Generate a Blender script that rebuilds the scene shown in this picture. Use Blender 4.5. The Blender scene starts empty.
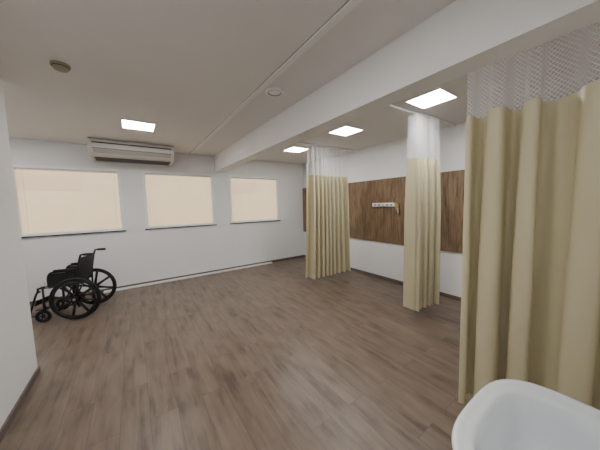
import bpy, bmesh, math, random
from mathutils import Vector, Matrix
S=bpy.context.scene
CEIL=2.68; BACK=5.68; RIGHT=4.06; LEFTN=-0.853

# ---------------- materials ----------------
def mat(name,col,rough=0.6,metal=0.0,var=0.04,scale=8,bump=0.0,emit=None,spec=None):
    m=bpy.data.materials.new(name); m.use_nodes=True
    nt=m.node_tree; b=nt.nodes['Principled BSDF']
    b.inputs['Roughness'].default_value=rough; b.inputs['Metallic'].default_value=metal
    if spec is not None: b.inputs['Specular IOR Level'].default_value=spec
    tc=nt.nodes.new('ShaderNodeTexCoord'); n=nt.nodes.new('ShaderNodeTexNoise')
    n.inputs['Scale'].default_value=scale; n.inputs['Detail'].default_value=4
    nt.links.new(tc.outputs['Object'],n.inputs['Vector'])
    r=nt.nodes.new('ShaderNodeValToRGB')
    r.color_ramp.elements[0].position=.3; r.color_ramp.elements[1].position=.7
    r.color_ramp.elements[0].color=[c*(1-var) for c in col]+[1]
    r.color_ramp.elements[1].color=[min(1,c*(1+var)) for c in col]+[1]
    nt.links.new(n.outputs['Fac'],r.inputs[0]); nt.links.new(r.outputs[0],b.inputs['Base Color'])
    if bump:
        bp=nt.nodes.new('ShaderNodeBump'); bp.inputs['Strength'].default_value=bump; bp.inputs['Distance'].default_value=.002
        nt.links.new(n.outputs['Fac'],bp.inputs['Height']); nt.links.new(bp.outputs[0],b.inputs['Normal'])
    if emit:
        b.inputs['Emission Color'].default_value=(*emit[0],1); b.inputs['Emission Strength'].default_value=emit[1]
    return m
M_wall=mat('wall_paint',(.82,.82,.825),.7,var=.012,scale=2)
M_ceil=mat('ceiling_paint',(.74,.72,.70),.8,var=.015,scale=2)
M_beam=mat('beam_paint',(.84,.835,.83),.7,var=.01,scale=2)
M_white=mat('white_plastic',(.85,.85,.84),.35,var=.01)
M_alu=mat('white_aluminium',(.88,.88,.88),.35,var=.01)
M_sill=mat('dark_granite',(.05,.05,.055),.4,var=.3,scale=60)
M_black=mat('black_enamel',(.008,.008,.009),.35,var=.1)
M_rubber=mat('black_rubber',(.008,.008,.009),.7,var=.1)
M_fabric=mat('black_nylon',(.008,.008,.010),.8,var=.2,scale=60,bump=.3)
M_chrome=mat('steel',(.55,.55,.56),.3,1.0,var=.03)
M_brass=mat('brass',(.45,.32,.14),.35,1.0,var=.05)
M_acb=mat('ac_shell',(.68,.65,.61),.45,var=.01)
M_acd=mat('ac_dark',(.08,.075,.07),.6,var=.05)
M_acm=mat('ac_louver',(.42,.40,.37),.5,var=.02)
M_det=mat('detector_plastic',(.33,.29,.20),.5,var=.02)
M_cer=mat('ceramic',(.72,.75,.78),.10,var=.005)
M_base=mat('baseboard_wood',(.13,.105,.09),.5,var=.12,scale=20)
M_green=mat('green_plastic',(.05,.3,.12),.4); M_yel=mat('yellow_plastic',(.6,.45,.05),.4); M_grey=mat('grey_plastic',(.3,.3,.3),.4)
M_led=mat('led_panel_glow',(1,1,1),.5,emit=((1,.985,.96),49))

def wood(name,c1,c2,c3,axis_swap,pw,pl,rough,gs=1.0,mortar=.0012,dark=(.07,.05,.04),planks=True,wf=.5):
    m=bpy.data.materials.new(name); m.use_nodes=True; nt=m.node_tree; L=nt.links.new; N=nt.nodes.new
    b=nt.nodes['Principled BSDF']
    tc=N('ShaderNodeTexCoord'); sp=N('ShaderNodeSeparateXYZ'); L(tc.outputs['Object'],sp.inputs[0])
    cb=N('ShaderNodeCombineXYZ'); a,c=axis_swap
    L(sp.outputs[a],cb.inputs[0]); L(sp.outputs[c],cb.inputs[1])
    br=N('ShaderNodeTexBrick'); L(cb.outputs[0],br.inputs['Vector'])
    br.inputs['Scale'].default_value=1; br.inputs['Brick Width'].default_value=pl; br.inputs['Row Height'].default_value=pw
    br.inputs['Mortar Size'].default_value=mortar; br.inputs['Mortar Smooth'].default_value=.3
    br.offset=.37; br.offset_frequency=2; br.inputs['Bias'].default_value=0
    br.inputs['Color1'].default_value=(0,0,0,1); br.inputs['Color2'].default_value=(1,1,1,1); br.inputs['Mortar'].default_value=(.5,.5,.5,1)
    sh=N('ShaderNodeVectorMath'); sh.operation='MULTIPLY'; L(br.outputs['Color'],sh.inputs[0]); sh.inputs[1].default_value=(7,13,3)
    ad=N('ShaderNodeVectorMath'); L(cb.outputs[0],ad.inputs[0]); L(sh.outputs[0],ad.inputs[1])
    ms=N('ShaderNodeVectorMath'); ms.operation='MULTIPLY'; L(ad.outputs[0],ms.inputs[0]); ms.inputs[1].default_value=(1.6*gs,19*gs,1)
    n1=N('ShaderNodeTexNoise'); n1.inputs['Scale'].default_value=1; n1.inputs['Detail'].default_value=7; n1.inputs['Roughness'].default_value=.62; n1.inputs['Distortion'].default_value=.6
    L(ms.outputs[0],n1.inputs['Vector'])
    ms2=N('ShaderNodeVectorMath'); ms2.operation='MULTIPLY'; L(ad.outputs[0],ms2.inputs[0]); ms2.inputs[1].default_value=(3.2,9,1)
    n2=N('ShaderNodeTexNoise'); n2.inputs['Scale'].default_value=1; n2.inputs['Detail'].default_value=4; L(ms2.outputs[0],n2.inputs['Vector'])
    mx=N('ShaderNodeMath'); mx.operation='MULTIPLY_ADD'; L(n2.outputs['Fac'],mx.inputs[0]); mx.inputs[1].default_value=1-wf
    m3=N('ShaderNodeMath'); m3.operation='MULTIPLY'; L(n1.outputs['Fac'],m3.inputs[0]); m3.inputs[1].default_value=wf; L(m3.outputs[0],mx.inputs[2])
    m4=N('ShaderNodeMath'); m4.operation='MULTIPLY_ADD'; L(br.outputs['Color'],m4.inputs[0]); m4.inputs[1].default_value=.05 if planks else .02; L(mx.outputs[0],m4.inputs[2])
    r=N('ShaderNodeValToRGB'); e=r.color_ramp.elements; e[0].position=.38; e[0].color=(*c1,1); e[1].position=.66; e[1].color=(*c3,1)
    x=e.new(.50); x.color=(*c2,1); L(m4.outputs[0],r.inputs[0])
    mm=N('ShaderNodeMixRGB'); L(br.outputs['Fac'],mm.inputs[0]); L(r.outputs[0],mm.inputs[1]); mm.inputs[2].default_value=(*dark,1)
    L(mm.outputs[0],b.inputs['Base Color']); b.inputs['Roughness'].default_value=rough
    bp=N('ShaderNodeBump'); bp.inputs['Strength'].default_value=.15; bp.inputs['Distance'].default_value=.001; L(n1.outputs['Fac'],bp.inputs['Height']); L(bp.outputs[0],b.inputs['Normal'])
    return m
M_floor=wood('vinyl_plank_floor',(.088,.060,.041),(.158,.114,.083),(.205,.157,.120),(1,0),.18,1.22,.38,dark=(.07,.05,.038))
M_panel=wood('wood_laminate',(.09,.053,.027),(.185,.117,.065),(.28,.19,.115),(2,1),.92,2.6,.45,gs=2.0,planks=False,wf=.75)

def fabric(name,col,trans):
    m=bpy.data.materials.new(name); m.use_nodes=True; nt=m.node_tree; L=nt.links.new; N=nt.nodes.new
    b=nt.nodes['Principled BSDF']; out=nt.nodes['Material Output']
    tc=N('ShaderNodeTexCoord'); n=N('ShaderNodeTexNoise'); n.inputs['Scale'].default_value=3; L(tc.outputs['Object'],n.inputs['Vector'])
    r=N('ShaderNodeValToRGB'); r.color_ramp.elements[0].color=[c*.95 for c in col]+[1]; r.color_ramp.elements[1].color=[min(1,c*1.04) for c in col]+[1]
    L(n.outputs['Fac'],r.inputs[0]); L(r.outputs[0],b.inputs['Base Color']); b.inputs['Roughness'].default_value=.42
    t=N('ShaderNodeBsdfTranslucent'); L(r.outputs[0],t.inputs[0])
    mx=N('ShaderNodeMixShader'); mx.inputs[0].default_value=trans; L(b.outputs[0],mx.inputs[1]); L(t.outputs[0],mx.inputs[2]); L(mx.outputs[0],out.inputs[0])
    return m
M_curt=fabric('cream_vinyl_fabric',(.655,.595,.395),.08)
def net(name,p=.03,th=.27):
    m=bpy.data.materials.new(name); m.use_nodes=True; nt=m.node_tree; L=nt.links.new; N=nt.nodes.new
    b=nt.nodes['Principled BSDF']; out=nt.nodes['Material Output']
    b.inputs['Base Color'].default_value=(.90,.90,.92,1); b.inputs['Roughness'].default_value=.6
    uv=N('ShaderNodeTexCoord'); sp=N('ShaderNodeSeparateXYZ'); L(uv.outputs['UV'],sp.inputs[0])
    outs=[]
    for op in('ADD','SUBTRACT'):
        a=N('ShaderNodeMath'); a.operation=op; L(sp.outputs[0],a.inputs[0]); L(sp.outputs[1],a.inputs[1])
        s=N('ShaderNodeMath'); s.operation='MULTIPLY'; L(a.outputs[0],s.inputs[0]); s.inputs[1].default_value=math.pi/p
        q=N('ShaderNodeMath'); q.operation='SINE'; L(s.outputs[0],q.inputs[0])
        z=N('ShaderNodeMath'); z.operation='ABSOLUTE'; L(q.outputs[0],z.inputs[0])
        l=N('ShaderNodeMath'); l.operation='LESS_THAN'; L(z.outputs[0],l.inputs[0]); l.inputs[1].default_value=th; outs.append(l)
    mxm=N('ShaderNodeMath'); mxm.operation='MAXIMUM'; L(outs[0].outputs[0],mxm.inputs[0]); L(outs[1].outputs[0],mxm.inputs[1])
    t=N('ShaderNodeBsdfTranslucent'); t.inputs[0].default_value=(.8,.8,.82,1)
    m1=N('ShaderNodeMixShader'); m1.inputs[0].default_value=.35; L(b.outputs[0],m1.inputs[1]); L(t.outputs[0],m1.inputs[2])
    tr=N('ShaderNodeBsdfTransparent'); m2=N('ShaderNodeMixShader'); L(mxm.outputs[0],m2.inputs[0]); L(tr.outputs[0],m2.inputs[1]); L(m1.outputs[0],m2.inputs[2]); L(m2.outputs[0],out.inputs[0])
    return m
M_net=net('white_net',.026,.29)
def blindmat():
    m=bpy.data.materials.new('roller_blind_fabric'); m.use_nodes=True; nt=m.node_tree; L=nt.links.new; N=nt.nodes.new
    b=nt.nodes['Principled BSDF']; out=nt.nodes['Material Output']; b.inputs['Roughness'].default_value=.8
    tc=N('ShaderNodeTexCoord'); w=N('ShaderNodeTexNoise'); w.inputs['Scale'].default_value=3
    L(tc.outputs['Object'],w.inputs['Vector'])
    r=N('ShaderNodeValToRGB'); r.color_ramp.elements[0].color=(.85,.72,.50,1); r.color_ramp.elements[1].color=(.92,.80,.59,1); L(w.outputs['Fac'],r.inputs[0])
    L(r.outputs[0],b.inputs['Base Color'])
    t=N('ShaderNodeBsdfTranslucent'); L(r.outputs[0],t.inputs[0])
    m1=N('ShaderNodeMixShader'); m1.inputs[0].default_value=.7; L(b.outputs[0],m1.inputs[1]); L(t.outputs[0],m1.inputs[2])
    tr=N('ShaderNodeBsdfTransparent'); m2=N('ShaderNodeMixShader'); m2.inputs[0].default_value=.22; L(m1.outputs[0],m2.inputs[1]); L(tr.outputs[0],m2.inputs[2]); L(m2.outputs[0],out.inputs[0])
    return m
M_blind=blindmat()

# ---------------- mesh helpers ----------------
class B:
    def __init__(s): s.bm=bmesh.new(); s.mats=[]
    def mi(s,m):
        if m not in s.mats: s.mats.append(m)
        return s.mats.index(m)
    def box(s,a,b,m,bevel=0):
        a=Vector(a); b=Vector(b)
        r=bmesh.ops.create_cube(s.bm,size=1,matrix=Matrix.Translation((a+b)/2)@Matrix.Diagonal((*(b-a),1)))
        vs=r['verts']; fs={f for v in vs for f in v.link_faces}
        for f in fs: f.material_index=s.mi(m)
        if bevel:
            es=list({e for v in vs for e in v.link_edges})
            rr=bmesh.ops.bevel(s.bm,geom=es,offset=bevel,segments=2,affect='EDGES',profile=.5,clamp_overlap=True)
            for f in rr['faces']: f.material_index=s.mi(m)
    def grid(s,rows,m,closed=False,capA=False,capB=False,smooth=True):
        vr=[[s.bm.verts.new(p) for p in row] for row in rows]; n=len(rows[0]); k=s.mi(m)
        for i in range(len(vr)-1):
            for j in range(n if closed else n-1):
                j2=(j+1)%n
                f=s.bm.faces.new((vr[i][j],vr[i][j2],vr[i+1][j2],vr[i+1][j])); f.material_index=k; f.smooth=smooth
        if capA: f=s.bm.faces.new(vr[0][::-1]); f.material_index=k
        if capB: f=s.bm.faces.new(vr[-1]); f.material_index=k
        return vr
    def tube(s,pts,r,m,seg=10,radii=None):
        pts=[Vector(p) for p in pts]; rows=[]; prev=None
        for i,p in enumerate(pts):
            if i==0: t=pts[1]-p
            elif i==len(pts)-1: t=p-pts[-2]
            else: t=(pts[i+1]-p).normalized()+(p-pts[i-1]).normalized()
            t.normalize()
            if prev is None:
                up=Vector((0,0,1)) if abs(t.z)<.9 else Vector((1,0,0)); u=t.cross(up).normalized()
            else: u=(prev-t*prev.dot(t)).normalized()
            prev=u; v=t.cross(u); rr=radii[i] if radii else r
            rows.append([p+u*rr*math.cos(2*math.pi*k/seg)+v*rr*math.sin(2*math.pi*k/seg) for k in range(seg)])
        s.grid(rows,m,True,True,True)
    def torus(s,c,R,r,m,axis='y',seg=40,ss=8,sq=1.0):
        c=Vector(c); rows=[]
        for i in range(seg+1):
            a=2*math.pi*i/seg; row=[]
            for k in range(ss):
                b=2*math.pi*k/ss; rad=R+r*math.cos(b); h=r*sq*math.sin(b)
                x,z=rad*math.cos(a),rad*math.sin(a)
                row.append(c+(Vector((x,h,z)) if axis=='y' else Vector((x,z,h))))
            rows.append(row)
        s.grid(rows,m,True)
    def cyl(s,a,b,r,m,seg=20): s.tube([a,b],r,m,seg)
    def done(s,name,parent=None,loc=None,rot=None):
        bmesh.ops.remove_doubles(s.bm,verts=s.bm.verts,dist=1e-6)
        bmesh.ops.recalc_face_normals(s.bm,faces=s.bm.faces)
        me=bpy.data.meshes.new(name); s.bm.to_mesh(me); s.bm.free()
        for m in s.mats: me.materials.append(m)
        o=bpy.data.objects.new(name,me); S.collection.objects.link(o)
        if parent: o.parent=parent
        if loc: o.location=loc
        return o
def box(name,a,b,m,bevel=0,parent=None):
    q=B(); q.box(a,b,m,bevel); return q.done(name,parent)
def empty(name,loc=(0,0,0),rz=0):
    o=bpy.data.objects.new(name,None); o.location=loc; o.rotation_euler=(0,0,rz); o.empty_display_size=.2; S.collection.objects.link(o); return o
def smooth_pts(pts,n=6):
    P=[Vector(p) for p in pts]; out=[]
    Q=[P[0]]+P+[P[-1]]
    for i in range(1,len(Q)-2):
        for k in range(n):
            t=k/n; a,b,c,d=Q[i-1],Q[i],Q[i+1],Q[i+2]
            out.append(.5*((2*b)+(c-a)*t+(2*a-5*b+4*c-d)*t*t+(3*b-a-3*c+d)*t**3))
    out.append(P[-1]); return out

# ---------------- room shell ----------------
box('floor',(-2.75,-1.35,-.1),(4.21,5.83,0),M_floor)
box('ceiling',(-2.75,-1.35,CEIL),(4.21,5.83,CEIL+.12),M_ceil)
box('wall_right',(RIGHT,-1.35,0),(RIGHT+.15,5.83,CEIL),M_wall)
wins=[(-1.54,-.155),(.19,1.545),(1.905,3.25)]; WZ0,WZ1=1.13,2.275
q=B()
q.box((-2.75,BACK,0),(RIGHT,BACK+.15,WZ0),M_wall); q.box((-2.75,BACK,WZ1),(RIGHT,BACK+.15,CEIL),M_wall)
xs=[-2.75]+[v for w in wins for v in w]+[RIGHT]
for i in range(0,len(xs),2): q.box((xs[i],BACK,WZ0),(xs[i+1],BACK+.15,WZ1),M_wall)
q.done('wall_back')
box('wall_far_left',(-2.75,3.23,0),(-2.6,BACK,CEIL),M_wall)
q=B(); q.box((LEFTN-.15,-1.2,0),(LEFTN,3.23,CEIL),M_wall); q.done('wall_left')
box('wall_recess',(-2.75,3.08,0),(LEFTN-.15,3.23,CEIL),M_wall)
box('wall_entry',(LEFTN-.15,-1.35,0),(.65,-1.2,CEIL),M_wall)
box('wall_entry_side',(.5,-1.2,0),(.65,-.19,CEIL),M_wall)
box('wall_rear',(.65,-.34,0),(RIGHT,-.19,CEIL),M_wall)
box('ceiling_beam',(1.585,-.19,2.335),(1.77,BACK,CEIL),M_beam)
q=B(); q.box((1.075,-1.0,CEIL-.012),(1.125,BACK,CEIL),M_beam); q.box((1.067,-1.0,CEIL-.003),(1.075,BACK,CEIL),M_acm); q.done('trim_1')
box('baseboard_right',(RIGHT-.014,-.17,0),(RIGHT,BACK,.06),M_base)
q=B(); q.box((LEFTN,-1.2,0),(LEFTN+.014,3.244,.06),M_base); q.box((-2.6,3.23,0),(LEFTN+.0,3.244,.06),M_base); q.done('baseboard_left')
box('baseboard_back',(-2.6,BACK-.014,0),(RIGHT-.014,BACK,.06),M_base)
box('trim_2',(-.55,BACK-.085,0),(2.95,BACK-.016,.03),M_white,.003)
# windows
for i,(a,b) in enumerate(wins):
    e=empty('window_%d'%(i+1))
    q=B(); f=.045; y0,y1=BACK-.012,BACK+.06
    q.box((a,y0,WZ0),(b,y1,WZ0+f*.6),M_alu); q.box((a,y0,WZ1-f),(b,y1,WZ1),M_alu)
    q.box((a,y0,WZ0+f*.6),(a+f,y1,WZ1-f),M_alu); q.box((b-f,y0,WZ0+f*.6),(b,y1,WZ1-f),M_alu)
    q.done('frame',e)
    q=B(); q.box((a-.02,BACK-.025,WZ0-.022),(b+.02,BACK-.001,WZ0-.001),M_sill); q.done('sill',e)
    q=B(); y=BACK+.035
    q.grid([[(a+f,y,WZ0+.03),(b-f,y,WZ0+.03)],[(a+f,y,WZ1-f),(b-f,y,WZ1-f)]],M_blind); q.done('blind',e)
    q=B(); q.cyl((a+f,BACK+.03,WZ1-f-.012),(b-f,BACK+.03,WZ1-f-.012),.012,M_white); q.box((a+f,BACK+.028,WZ0+.027),(b-f,BACK+.034,WZ0+.042),M_white)
    for xx in (a+.12,b-.12): q.box((xx,BACK+.030,WZ0+.03),(xx+.004,BACK+.033,WZ1-.05),M_white)
    q.done('blind_rail',e)
# exterior
M_fac=mat('facade_paint',(.62,.49,.31),.8,var=.06,scale=.8); M_fd=mat('facade_dark',(.45,.34,.22),.8,var=.1)
q=B(); q.box((-9,9.5,-3),(10,9.8,2.9),M_fac)
for xa,xb in((-3.4,-1.2),(3.1,4.4)): q.box((xa,9.48,2.1),(xb,9.5,2.5),M_fd)
q.box((-9,9.35,2.75),(10,9.5,2.9),M_fd); q.done('neighbor_building')
box('ground_outside',(-12,5.9,-3.1),(12,14,-3),M_fac)

# ---------------- wood wall panel ----------------
q=B()
seams=[-.15,1.0,2.3,3.3,4.6,BACK-.002]
for a,b in zip(seams[:-1],seams[1:]): q.box((RIGHT-.02,a+.001,.75),(RIGHT-.0005,b-.001,2.0),M_panel)
q.done('wood_wall_panel')
e=empty('medical_gas_rail')
q=B(); q.box((RIGHT-.065,2.68,1.465),(RIGHT-.0205,3.18,1.535),M_white,.006); q.done('housing',e)
q=B()
for k,(yy,m) in enumerate([(2.74,M_brass),(2.83,M_green),(2.92,M_yel)]):
    q.cyl((RIGHT-.085,yy,1.5),(RIGHT-.064,yy,1.5),.016,m); q.cyl((RIGHT-.1,yy,1.5),(RIGHT-.085,yy,1.5),.009,M_chrome)
for yy in(3.02,3.11): q.box((RIGHT-.069,yy-.03,1.48),(RIGHT-.064,yy+.03,1.52),M_grey)
q.done('outlets',e)
q=B(); q.box((RIGHT-.05,2.60,1.42),(RIGHT-.0205,2.68,1.52),M_brass,.004)
q.cyl((RIGHT-.055,2.65,1.33),(RIGHT-.055,2.65,1.45),.014,M_brass); q.cyl((RIGHT-.055,2.61,1.30),(RIGHT-.055,2.61,1.43),.014,M_chrome); q.cyl((RIGHT-.09,2.63,1.41),(RIGHT-.045,2.63,1.41),.02,M_brass)
q.done('flow_valves',e)

# ---------------- LED panels ----------------
def led(x,y,s=.19):
    q=B(); z=CEIL
    q.box((x-s,y-s,z-.012),(x+s,y+s,z-.0005),M_white); q.box((x-s+.012,y-s+.012,z-.014),(x+s-.012,y+s-.012,z-.0119),M_led)
    q.done('led_ceiling_light')
for x,y in [(.14,4.04),(.15,1.15),(2.79,1.43),(2.82,2.76),(2.85,4.2),(-1.8,4.4),(-.2,-.7)]: led(x,y)
q=B(); c=(-.39,2.68)
prof=[(.06,0),(.06,.014),(.05,.016),(.05,.024),(.042,.04),(.02,.048),(.001,.049)]
q.grid([[(c[0]+r*math.cos(2*math.pi*k/28),c[1]+r*math.sin(2*math.pi*k/28),CEIL-z) for k in range(28)] for r,z in prof],M_det,True)
q.torus((c[0],c[1],CEIL-.02),.051,.004,M_acd,axis='z'); q.done('smoke_detector')
q=B(); c=(1.25,2.2)
prof=[(.095,0),(.095,.008),(.085,.013),(.07,.013),(.066,.005),(.05,.006),(.03,.012),(.001,.014)]
q.grid([[(c[0]+r*math.cos(2*math.pi*k/32),c[1]+r*math.sin(2*math.pi*k/32),CEIL-z) for k in range(32)] for r,z in prof],M_white,True)
q.torus((c[0],c[1],CEIL-.008),.068,.006,M_grey,axis='z'); q.done('ceiling_speaker')

# ---------------- air conditioner ----------------
e=empty('air_conditioner')
x0,x1=-.52,.70
def prof_ext(q,prof,xa,xb,m): q.grid([[(xa,y,z) for y,z in prof],[(xb,y,z) for y,z in prof]],m,True,True,True,smooth=False)
Z=CEIL-.001
P=[(BACK-.002,Z),(5.12,Z),(5.09,Z-.02),(5.08,Z-.10),(5.09,Z-.17),(5.13,Z-.225),(5.20,Z-.26),(5.35,Z-.275),(BACK-.002,Z-.275)]
q=B(); prof_ext(q,P,x0+.03,x1-.03,M_acb); q.done('body',e)
Pe=[(BACK-.002,Z),(5.11,Z),(5.075,Z-.02),(5.065,Z-.10),(5.075,Z-.175),(5.12,Z-.235),(5.19,Z-.272),(5.35,Z-.287),(BACK-.002,Z-.287)]
q=B(); prof_ext(q,Pe,x0,x0+.035,M_acb); prof_ext(q,Pe,x1-.035,x1,M_acb); q.done('end_caps',e)
q=B(); q.box((x0+.05,5.072,Z-.075),(x1-.05,5.1,Z-.055),M_acd); q.box((x0+.05,5.078,Z-.165),(x1-.05,5.1,Z-.15),M_acd)
q.done('air_slots',e)
q=B()
pr=[(5.075,Z-.16),(5.115,Z-.225),(5.125,Z-.22),(5.085,Z-.155)]
prof_ext(q,pr,x0+.06,x1-.06,M_acm)
for k in range(9): q.box((x0+.05,5.22+k*.045,Z-.281),(x1-.05,5.235+k*.045,Z-.274),M_acd)
q.done('louver',e)

# ---------------- curtains ----------------
def curtain(name,p0,p1,zt,zm,zb,nf,amp,seed,nu=260,topamp=.55,tight=1.0,irr=1.0,flare=.05):
    rnd=random.Random(seed); p0=Vector((*p0,0)); p1=Vector((*p1,0)); d=p1-p0; Ln=d.length; t=d.normalized(); nrm=Vector((-t.y,t.x,0))
    ph=[rnd.uniform(0,6.28) for _ in range(6)]
    zs=[zt-(zt-zm)*k/8 for k in range(9)]+[zm-(zm-zb)*k/26 for k in range(1,27)]
    q=B(); bm=q.bm; uvl=bm.loops.layers.uv.new('UV'); kn=q.mi(M_net); kf=q.mi(M_curt)
    rows=[]; us=[]
    for z in zs:
        h=(zt-z)/(zt-zb); row=[]; L=0; lu=[]; last=None
        for j in range(nu+1):
            u=j/nu
            f=2*math.pi*(nf*u+irr*(.30*math.sin(2*math.pi*1.3*u+ph[0])+.12*math.sin(2*math.pi*3.1*u+ph[1])))
            A=amp*(topamp+(1-topamp)*min(1,h*2.2))*(.9+.2*irr*math.sin(2*math.pi*2.2*u+ph[2]+h*.8))
            s=math.sin(f); s=math.copysign(abs(s)**.8,s)
            off=A*(s+.12*math.sin(2*f+ph[3]+h*1.2))+.015*h*math.sin(2*math.pi*u+ph[4])
            along=Ln*(.5+(u-.5)*(1+flare*h*h))-tight*Ln/nf*.16*math.sin(2*f)*min(1,.4+h)
            p=p0+t*along+nrm*off; p.z=z+(.006*math.sin(f+1) if z==zb else 0)
            if last is not None: L+=(Vector((p.x,p.y))-last).length
            last=Vector((p.x,p.y)); lu.append(L); row.append(bm.verts.new(p))
        rows.append(row); us.append(lu)
    for i in range(len(zs)-1):
        for j in range(nu):
            f=bm.faces.new((rows[i][j],rows[i+1][j],rows[i+1][j+1],rows[i][j+1])); f.smooth=True
            f.material_index=kn if i<8 else kf
            for lp,(a,b) in zip(f.loops,((i,j),(i+1,j),(i+1,j+1),(i,j+1))): lp[uvl].uv=(us[8][b],zs[a])
    for j in range(0,nu,max(6,nu//(nf*2))):
        p=rows[0][j].co; q.box((p.x-.004,p.y-.004,p.z-.01),(p.x+.004,p.y+.004,p.z+.01),M_white)
    o=q.done(name); return o
curtain('hospital_curtain',(1.95,.74),(1.95,-.08),CEIL-.04,2.11,.08,4,.085,5,nu=400,topamp=.85,irr=.6,flare=-.04)
curtain('hospital_curtain',(2.75,3.68),(3.68,3.62),CEIL-.04,2.09,.10,9,.10,11,nu=420,irr=.8,flare=.12)
curtain('hospital_curtain',(2.96,1.76),(3.43,1.68),CEIL-.04,2.10,.12,6,.11,23,nu=320,irr=.8)
q=B()
def track(pts):
    q.tube(smooth_pts(pts,5),.012,M_alu,8)
zz=CEIL-.013
track([(1.95,-.15,zz),(1.95,2,zz),(1.95,4,zz),(1.95,5.6,zz)])
track([(1.97,3.68,zz),(2.8,3.68,zz),(3.6,3.64,zz),(4.04,3.64,zz)])
track([(1.97,1.76,zz),(2.8,1.76,zz),(3.4,1.70,zz),(4.04,1.70,zz)])
q.done('curtain_track')

# ---------------- wheelchair ----------------
fw=Vector((-.96,.28)); ang=math.atan2(fw.y,fw.x)
lat=Vector((.28,.96)); cc=Vector((-.75,4.50))+lat*.28
wc=empty('wheelchair',(cc.x,cc.y,0),ang)
wc.scale=(.98,.94,.98)
for sd,nm in((1,'left'),(-1,'right')):
    q=B(); c=Vector((0,sd*.29,.305))
    q.torus(c,.285,.02,M_rubber,seg=48); q.torus(c,.262,.015,M_black,seg=48,sq=1.2)
    q.torus(c+Vector((0,sd*.045,0)),.245,.009,M_black,seg=48)
    q.cyl(c-Vector((0,.035,0)),c+Vector((0,.04,0)),.042,M_black); q.cyl(c+Vector((0,sd*.04,0)),c+Vector((0,sd*.05,0)),.018,M_chrome)
    for k in range(8):
        a=2*math.pi*k/8+.2; r=Vector((math.cos(a),0,math.sin(a)))
        q.tube([c+r*.03,c+r*.15,c+r*.262],.01,M_black,8,radii=[.022,.017,.02])
        if k%2==0: q.tube([c+r*.245+Vector((0,sd*.002,0)),c+r*.245+Vector((0,sd*.045,0))],.005,M_black,6)
    q.done('rear_wheel_'+nm,wc)
    q=B(); c=Vector((.41,sd*.235,.09))
    q.torus(c,.073,.017,M_rubber,seg=32); q.torus(c,.055,.008,M_black,seg=32); q.cyl(c-Vector((0,.022,0)),c+Vector((0,.022,0)),.016,M_black)
    for k in range(6):
        a=math.pi*k/3; r=Vector((math.cos(a),0,math.sin(a))); q.tube([c+r*.01,c+r*.055],.006,M_black,6)
    for s2 in(-1,1): q.tube([c+Vector((0,s2*.027,0)),c+Vector((-.01,s2*.027,.06)),c+Vector((-.02,s2*.018,.108))],.006,M_black,8)
    q.box(c+Vector((-.04,-.032,.1)),c+Vector((.0,.032,.112)),M_black); q.cyl(c+Vector((-.02,0,.11)),c+Vector((-.02,0,.20)),.014,M_black)
    q.done('caster_'+nm,wc)
    q=B(); y=sd*.225
    T=lambda pts,r=.0125:q.tube(smooth_pts(pts,4),r,M_black,10)
    T([(0,y,.16),(-.005,y,.5),(-.03,y,.72),(-.07,y,.90),(-.10,y,.925),(-.20,y,.925)])
    q.tube([(-.11,y,.925),(-.215,y,.925)],.018,M_rubber,12)
    T([(-.005,y,.49),(.40,y,.49),(.44,y,.47),(.45,y,.42)]); q.tube([(0,y,.20),(.40,y,.20)],.0115,M_black); q.tube([(.39,y,.16),(.39,y,.49)],.0125,M_black)
    T([(-.02,y,.70),(.22,y,.70),(.29,y,.69),(.32,y,.62),(.32,y,.49)])
    q.tube([(0,y,.17),(0,y+sd*.07,.305)],.01,M_black); q.cyl((0,y,.305),(0,y+sd*.07,.305),.012,M_chrome)
    q.tube([(.05,y,.30),(.0,y,.305)],.01,M_black)
    q.box((-.02,y-.025,.71),(.25,y+.025,.735),M_fabric,.008)
    q.box((.0,y-.004,.50),(.31,y+.004,.685),M_fabric,.002)
    T([(.42,y,.44),(.46,y,.42),(.52,y,.25),(.56,y,.13),(.57,y,.10)])
    q.box((.50,y-(.0 if sd<0 else .17),.085),(.66,y+(.17 if sd<0 else 0),.10),M_black,.005)
    q.tube([(.30,y+sd*.02,.47),(.33,y+sd*.045,.52),(.34,y+sd*.045,.58)],.007,M_chrome,8)
    q.done('side_frame_'+nm,wc)
q=B()
q.tube([(.22,-.225,.20),(.22,.225,.48)],.011,M_black); q.tube([(.20,.225,.20),(.20,-.225,.48)],.011,M_black)
q.tube([(.10,-.225,.20),(.10,.225,.48)],.011,M_black); q.tube([(.08,.225,.20),(.08,-.225,.48)],.011,M_black)
q.done('cross_brace',wc)
q=B(); rows=[]
for i in range(9):
    y=-.225+.45*i/8; s=.03*math.sin(math.pi*i/8); rows.append((y,s))
def slab(q,f0,f1):
    top=[[f0(y,s) for y,s in rows],[f1(y,s) for y,s in rows]]
    q.grid(top,M_fabric)
for dz in(0,.012):
    slab(q,lambda y,s:(0,y,.50-s+dz),lambda y,s:(.41,y,.50-s+dz))
q.grid([[(.41,y,.50-s) for y,s in rows],[(.41,y,.512-s) for y,s in rows]],M_fabric)
q.done('seat',wc)
q=B()
for dx in(0,.012):
    slab(q,lambda y,s:(-.01-s*.8+dx,y,.53),lambda y,s:(-.065-s*.8+dx,y,.88))
q.grid([[(-.065-s*.8,y,.88) for y,s in rows],[(-.053-s*.8,y,.88) for y,s in rows]],M_fabric)
q.done('backrest',wc)
q=B(); q.grid([[(.50-s,y,.24) for y,s in rows],[(.47-s,y,.32) for y,s in rows]],M_fabric); q.done('calf_strap',wc)

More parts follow.
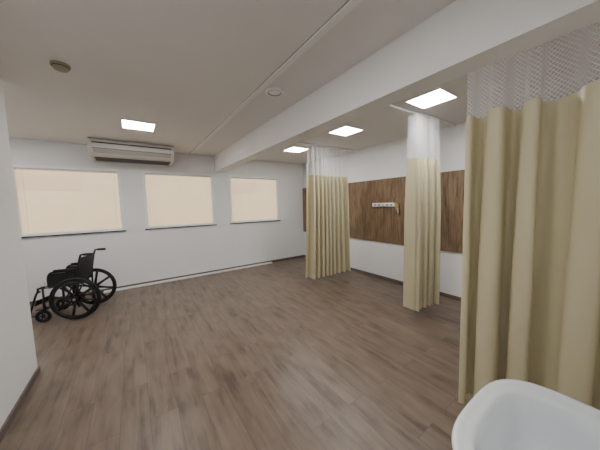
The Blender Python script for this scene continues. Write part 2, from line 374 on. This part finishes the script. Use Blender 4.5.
# ---------------- sink ----------------
e=empty('wash_basin')
def ring(cx,cy,a,b,z,n=3.0,seg=72):
    out=[]
    for k in range(seg):
        t=2*math.pi*k/seg; c,s=math.cos(t),math.sin(t)
        out.append((cx+a*math.copysign(abs(c)**(2/n),c),cy+b*math.copysign(abs(s)**(2/n),s),z))
    return out
cx,cy=.932,.072
q=B(); R=[]
for a,b,z,dy,n in [(.09,.09,.60,-.10,2.4),(.15,.15,.64,-.06,2.5),(.225,.205,.70,-.03,2.6),(.265,.235,.77,-.01,2.8),(.284,.24,.815,0,3),(.292,.244,.832,0,3.2),(.293,.245,.842,0,3.2),(.288,.241,.850,0,3.2),(.280,.234,.851,0,3.2),(.270,.225,.845,0,3.2),
    (.262,.213,.840,.003,3.1),(.250,.202,.839,.004,3),(.242,.194,.833,.005,3),(.236,.188,.820,.006,2.9),(.229,.181,.78,.006,2.8),(.216,.168,.72,.006,2.7),(.195,.148,.67,.005,2.6),(.155,.112,.64,.004,2.4),(.09,.07,.628,0,2),(.026,.026,.624,0,2)]:
    R.append(ring(cx,cy+dy,a,b,z,n))
q.grid(R,M_cer,True,True,False); q.done('basin',e)
q=B(); q.grid([ring(cx,cy,.027,.027,.625,2,24),ring(cx,cy,.022,.022,.627,2,24),ring(cx,cy,.012,.012,.621,2,24),ring(cx,cy,.001,.001,.621,2,24)],M_chrome,True); q.done('drain',e)
q=B(); q.grid([ring(cx,cy-.10,a,a*.9,z,2.6,40) for a,z in((.11,0),(.10,.03),(.08,.12),(.075,.4),(.09,.60))],M_cer,True,True,True); q.done('pedestal',e)
q=B(); fy=-.145
q.cyl((cx,fy,.840),(cx,fy,.90),.02,M_chrome); q.tube(smooth_pts([(cx,fy,.89),(cx,fy,.97),(cx,fy+.04,1.0),(cx,fy+.10,.985),(cx,fy+.115,.955)],5),.011,M_chrome,12); q.cyl((cx+.02,fy,.885),(cx+.055,fy,.885),.012,M_chrome)
q.done('faucet',e)

# ---------------- world & sun ----------------
w=bpy.data.worlds.new('sky'); S.world=w; w.use_nodes=True; nt=w.node_tree
sk=nt.nodes.new('ShaderNodeTexSky'); sk.sky_type='NISHITA'; sk.sun_disc=False; sk.sun_elevation=math.radians(45); sk.sun_rotation=math.radians(180)
nt.links.new(sk.outputs[0],nt.nodes['Background'].inputs[0]); nt.nodes['Background'].inputs[1].default_value=.5
sl=bpy.data.lights.new('sun','SUN'); sl.energy=10; sl.color=(1,.93,.78); sl.angle=.02
so=bpy.data.objects.new('sun',sl); S.collection.objects.link(so); so.rotation_euler=Vector((.2,.75,-.65)).to_track_quat('-Z','Y').to_euler()

# ---------------- camera ----------------
Yc=Vector((-167,17,-240)).normalized(); Xc=Vector((348,29,-240)); Xc=(Xc-Yc*Xc.dot(Yc)).normalized(); Zc=Xc.cross(Yc)
cam=bpy.data.cameras.new('camera'); cam.sensor_width=36; cam.sensor_fit='HORIZONTAL'; cam.lens=14.4; cam.clip_start=.02
co=bpy.data.objects.new('camera',cam); S.collection.objects.link(co)
m=Matrix((Xc,Yc,Zc)).to_4x4(); m.translation=(0,0,1.55); co.matrix_world=m
S.camera=co
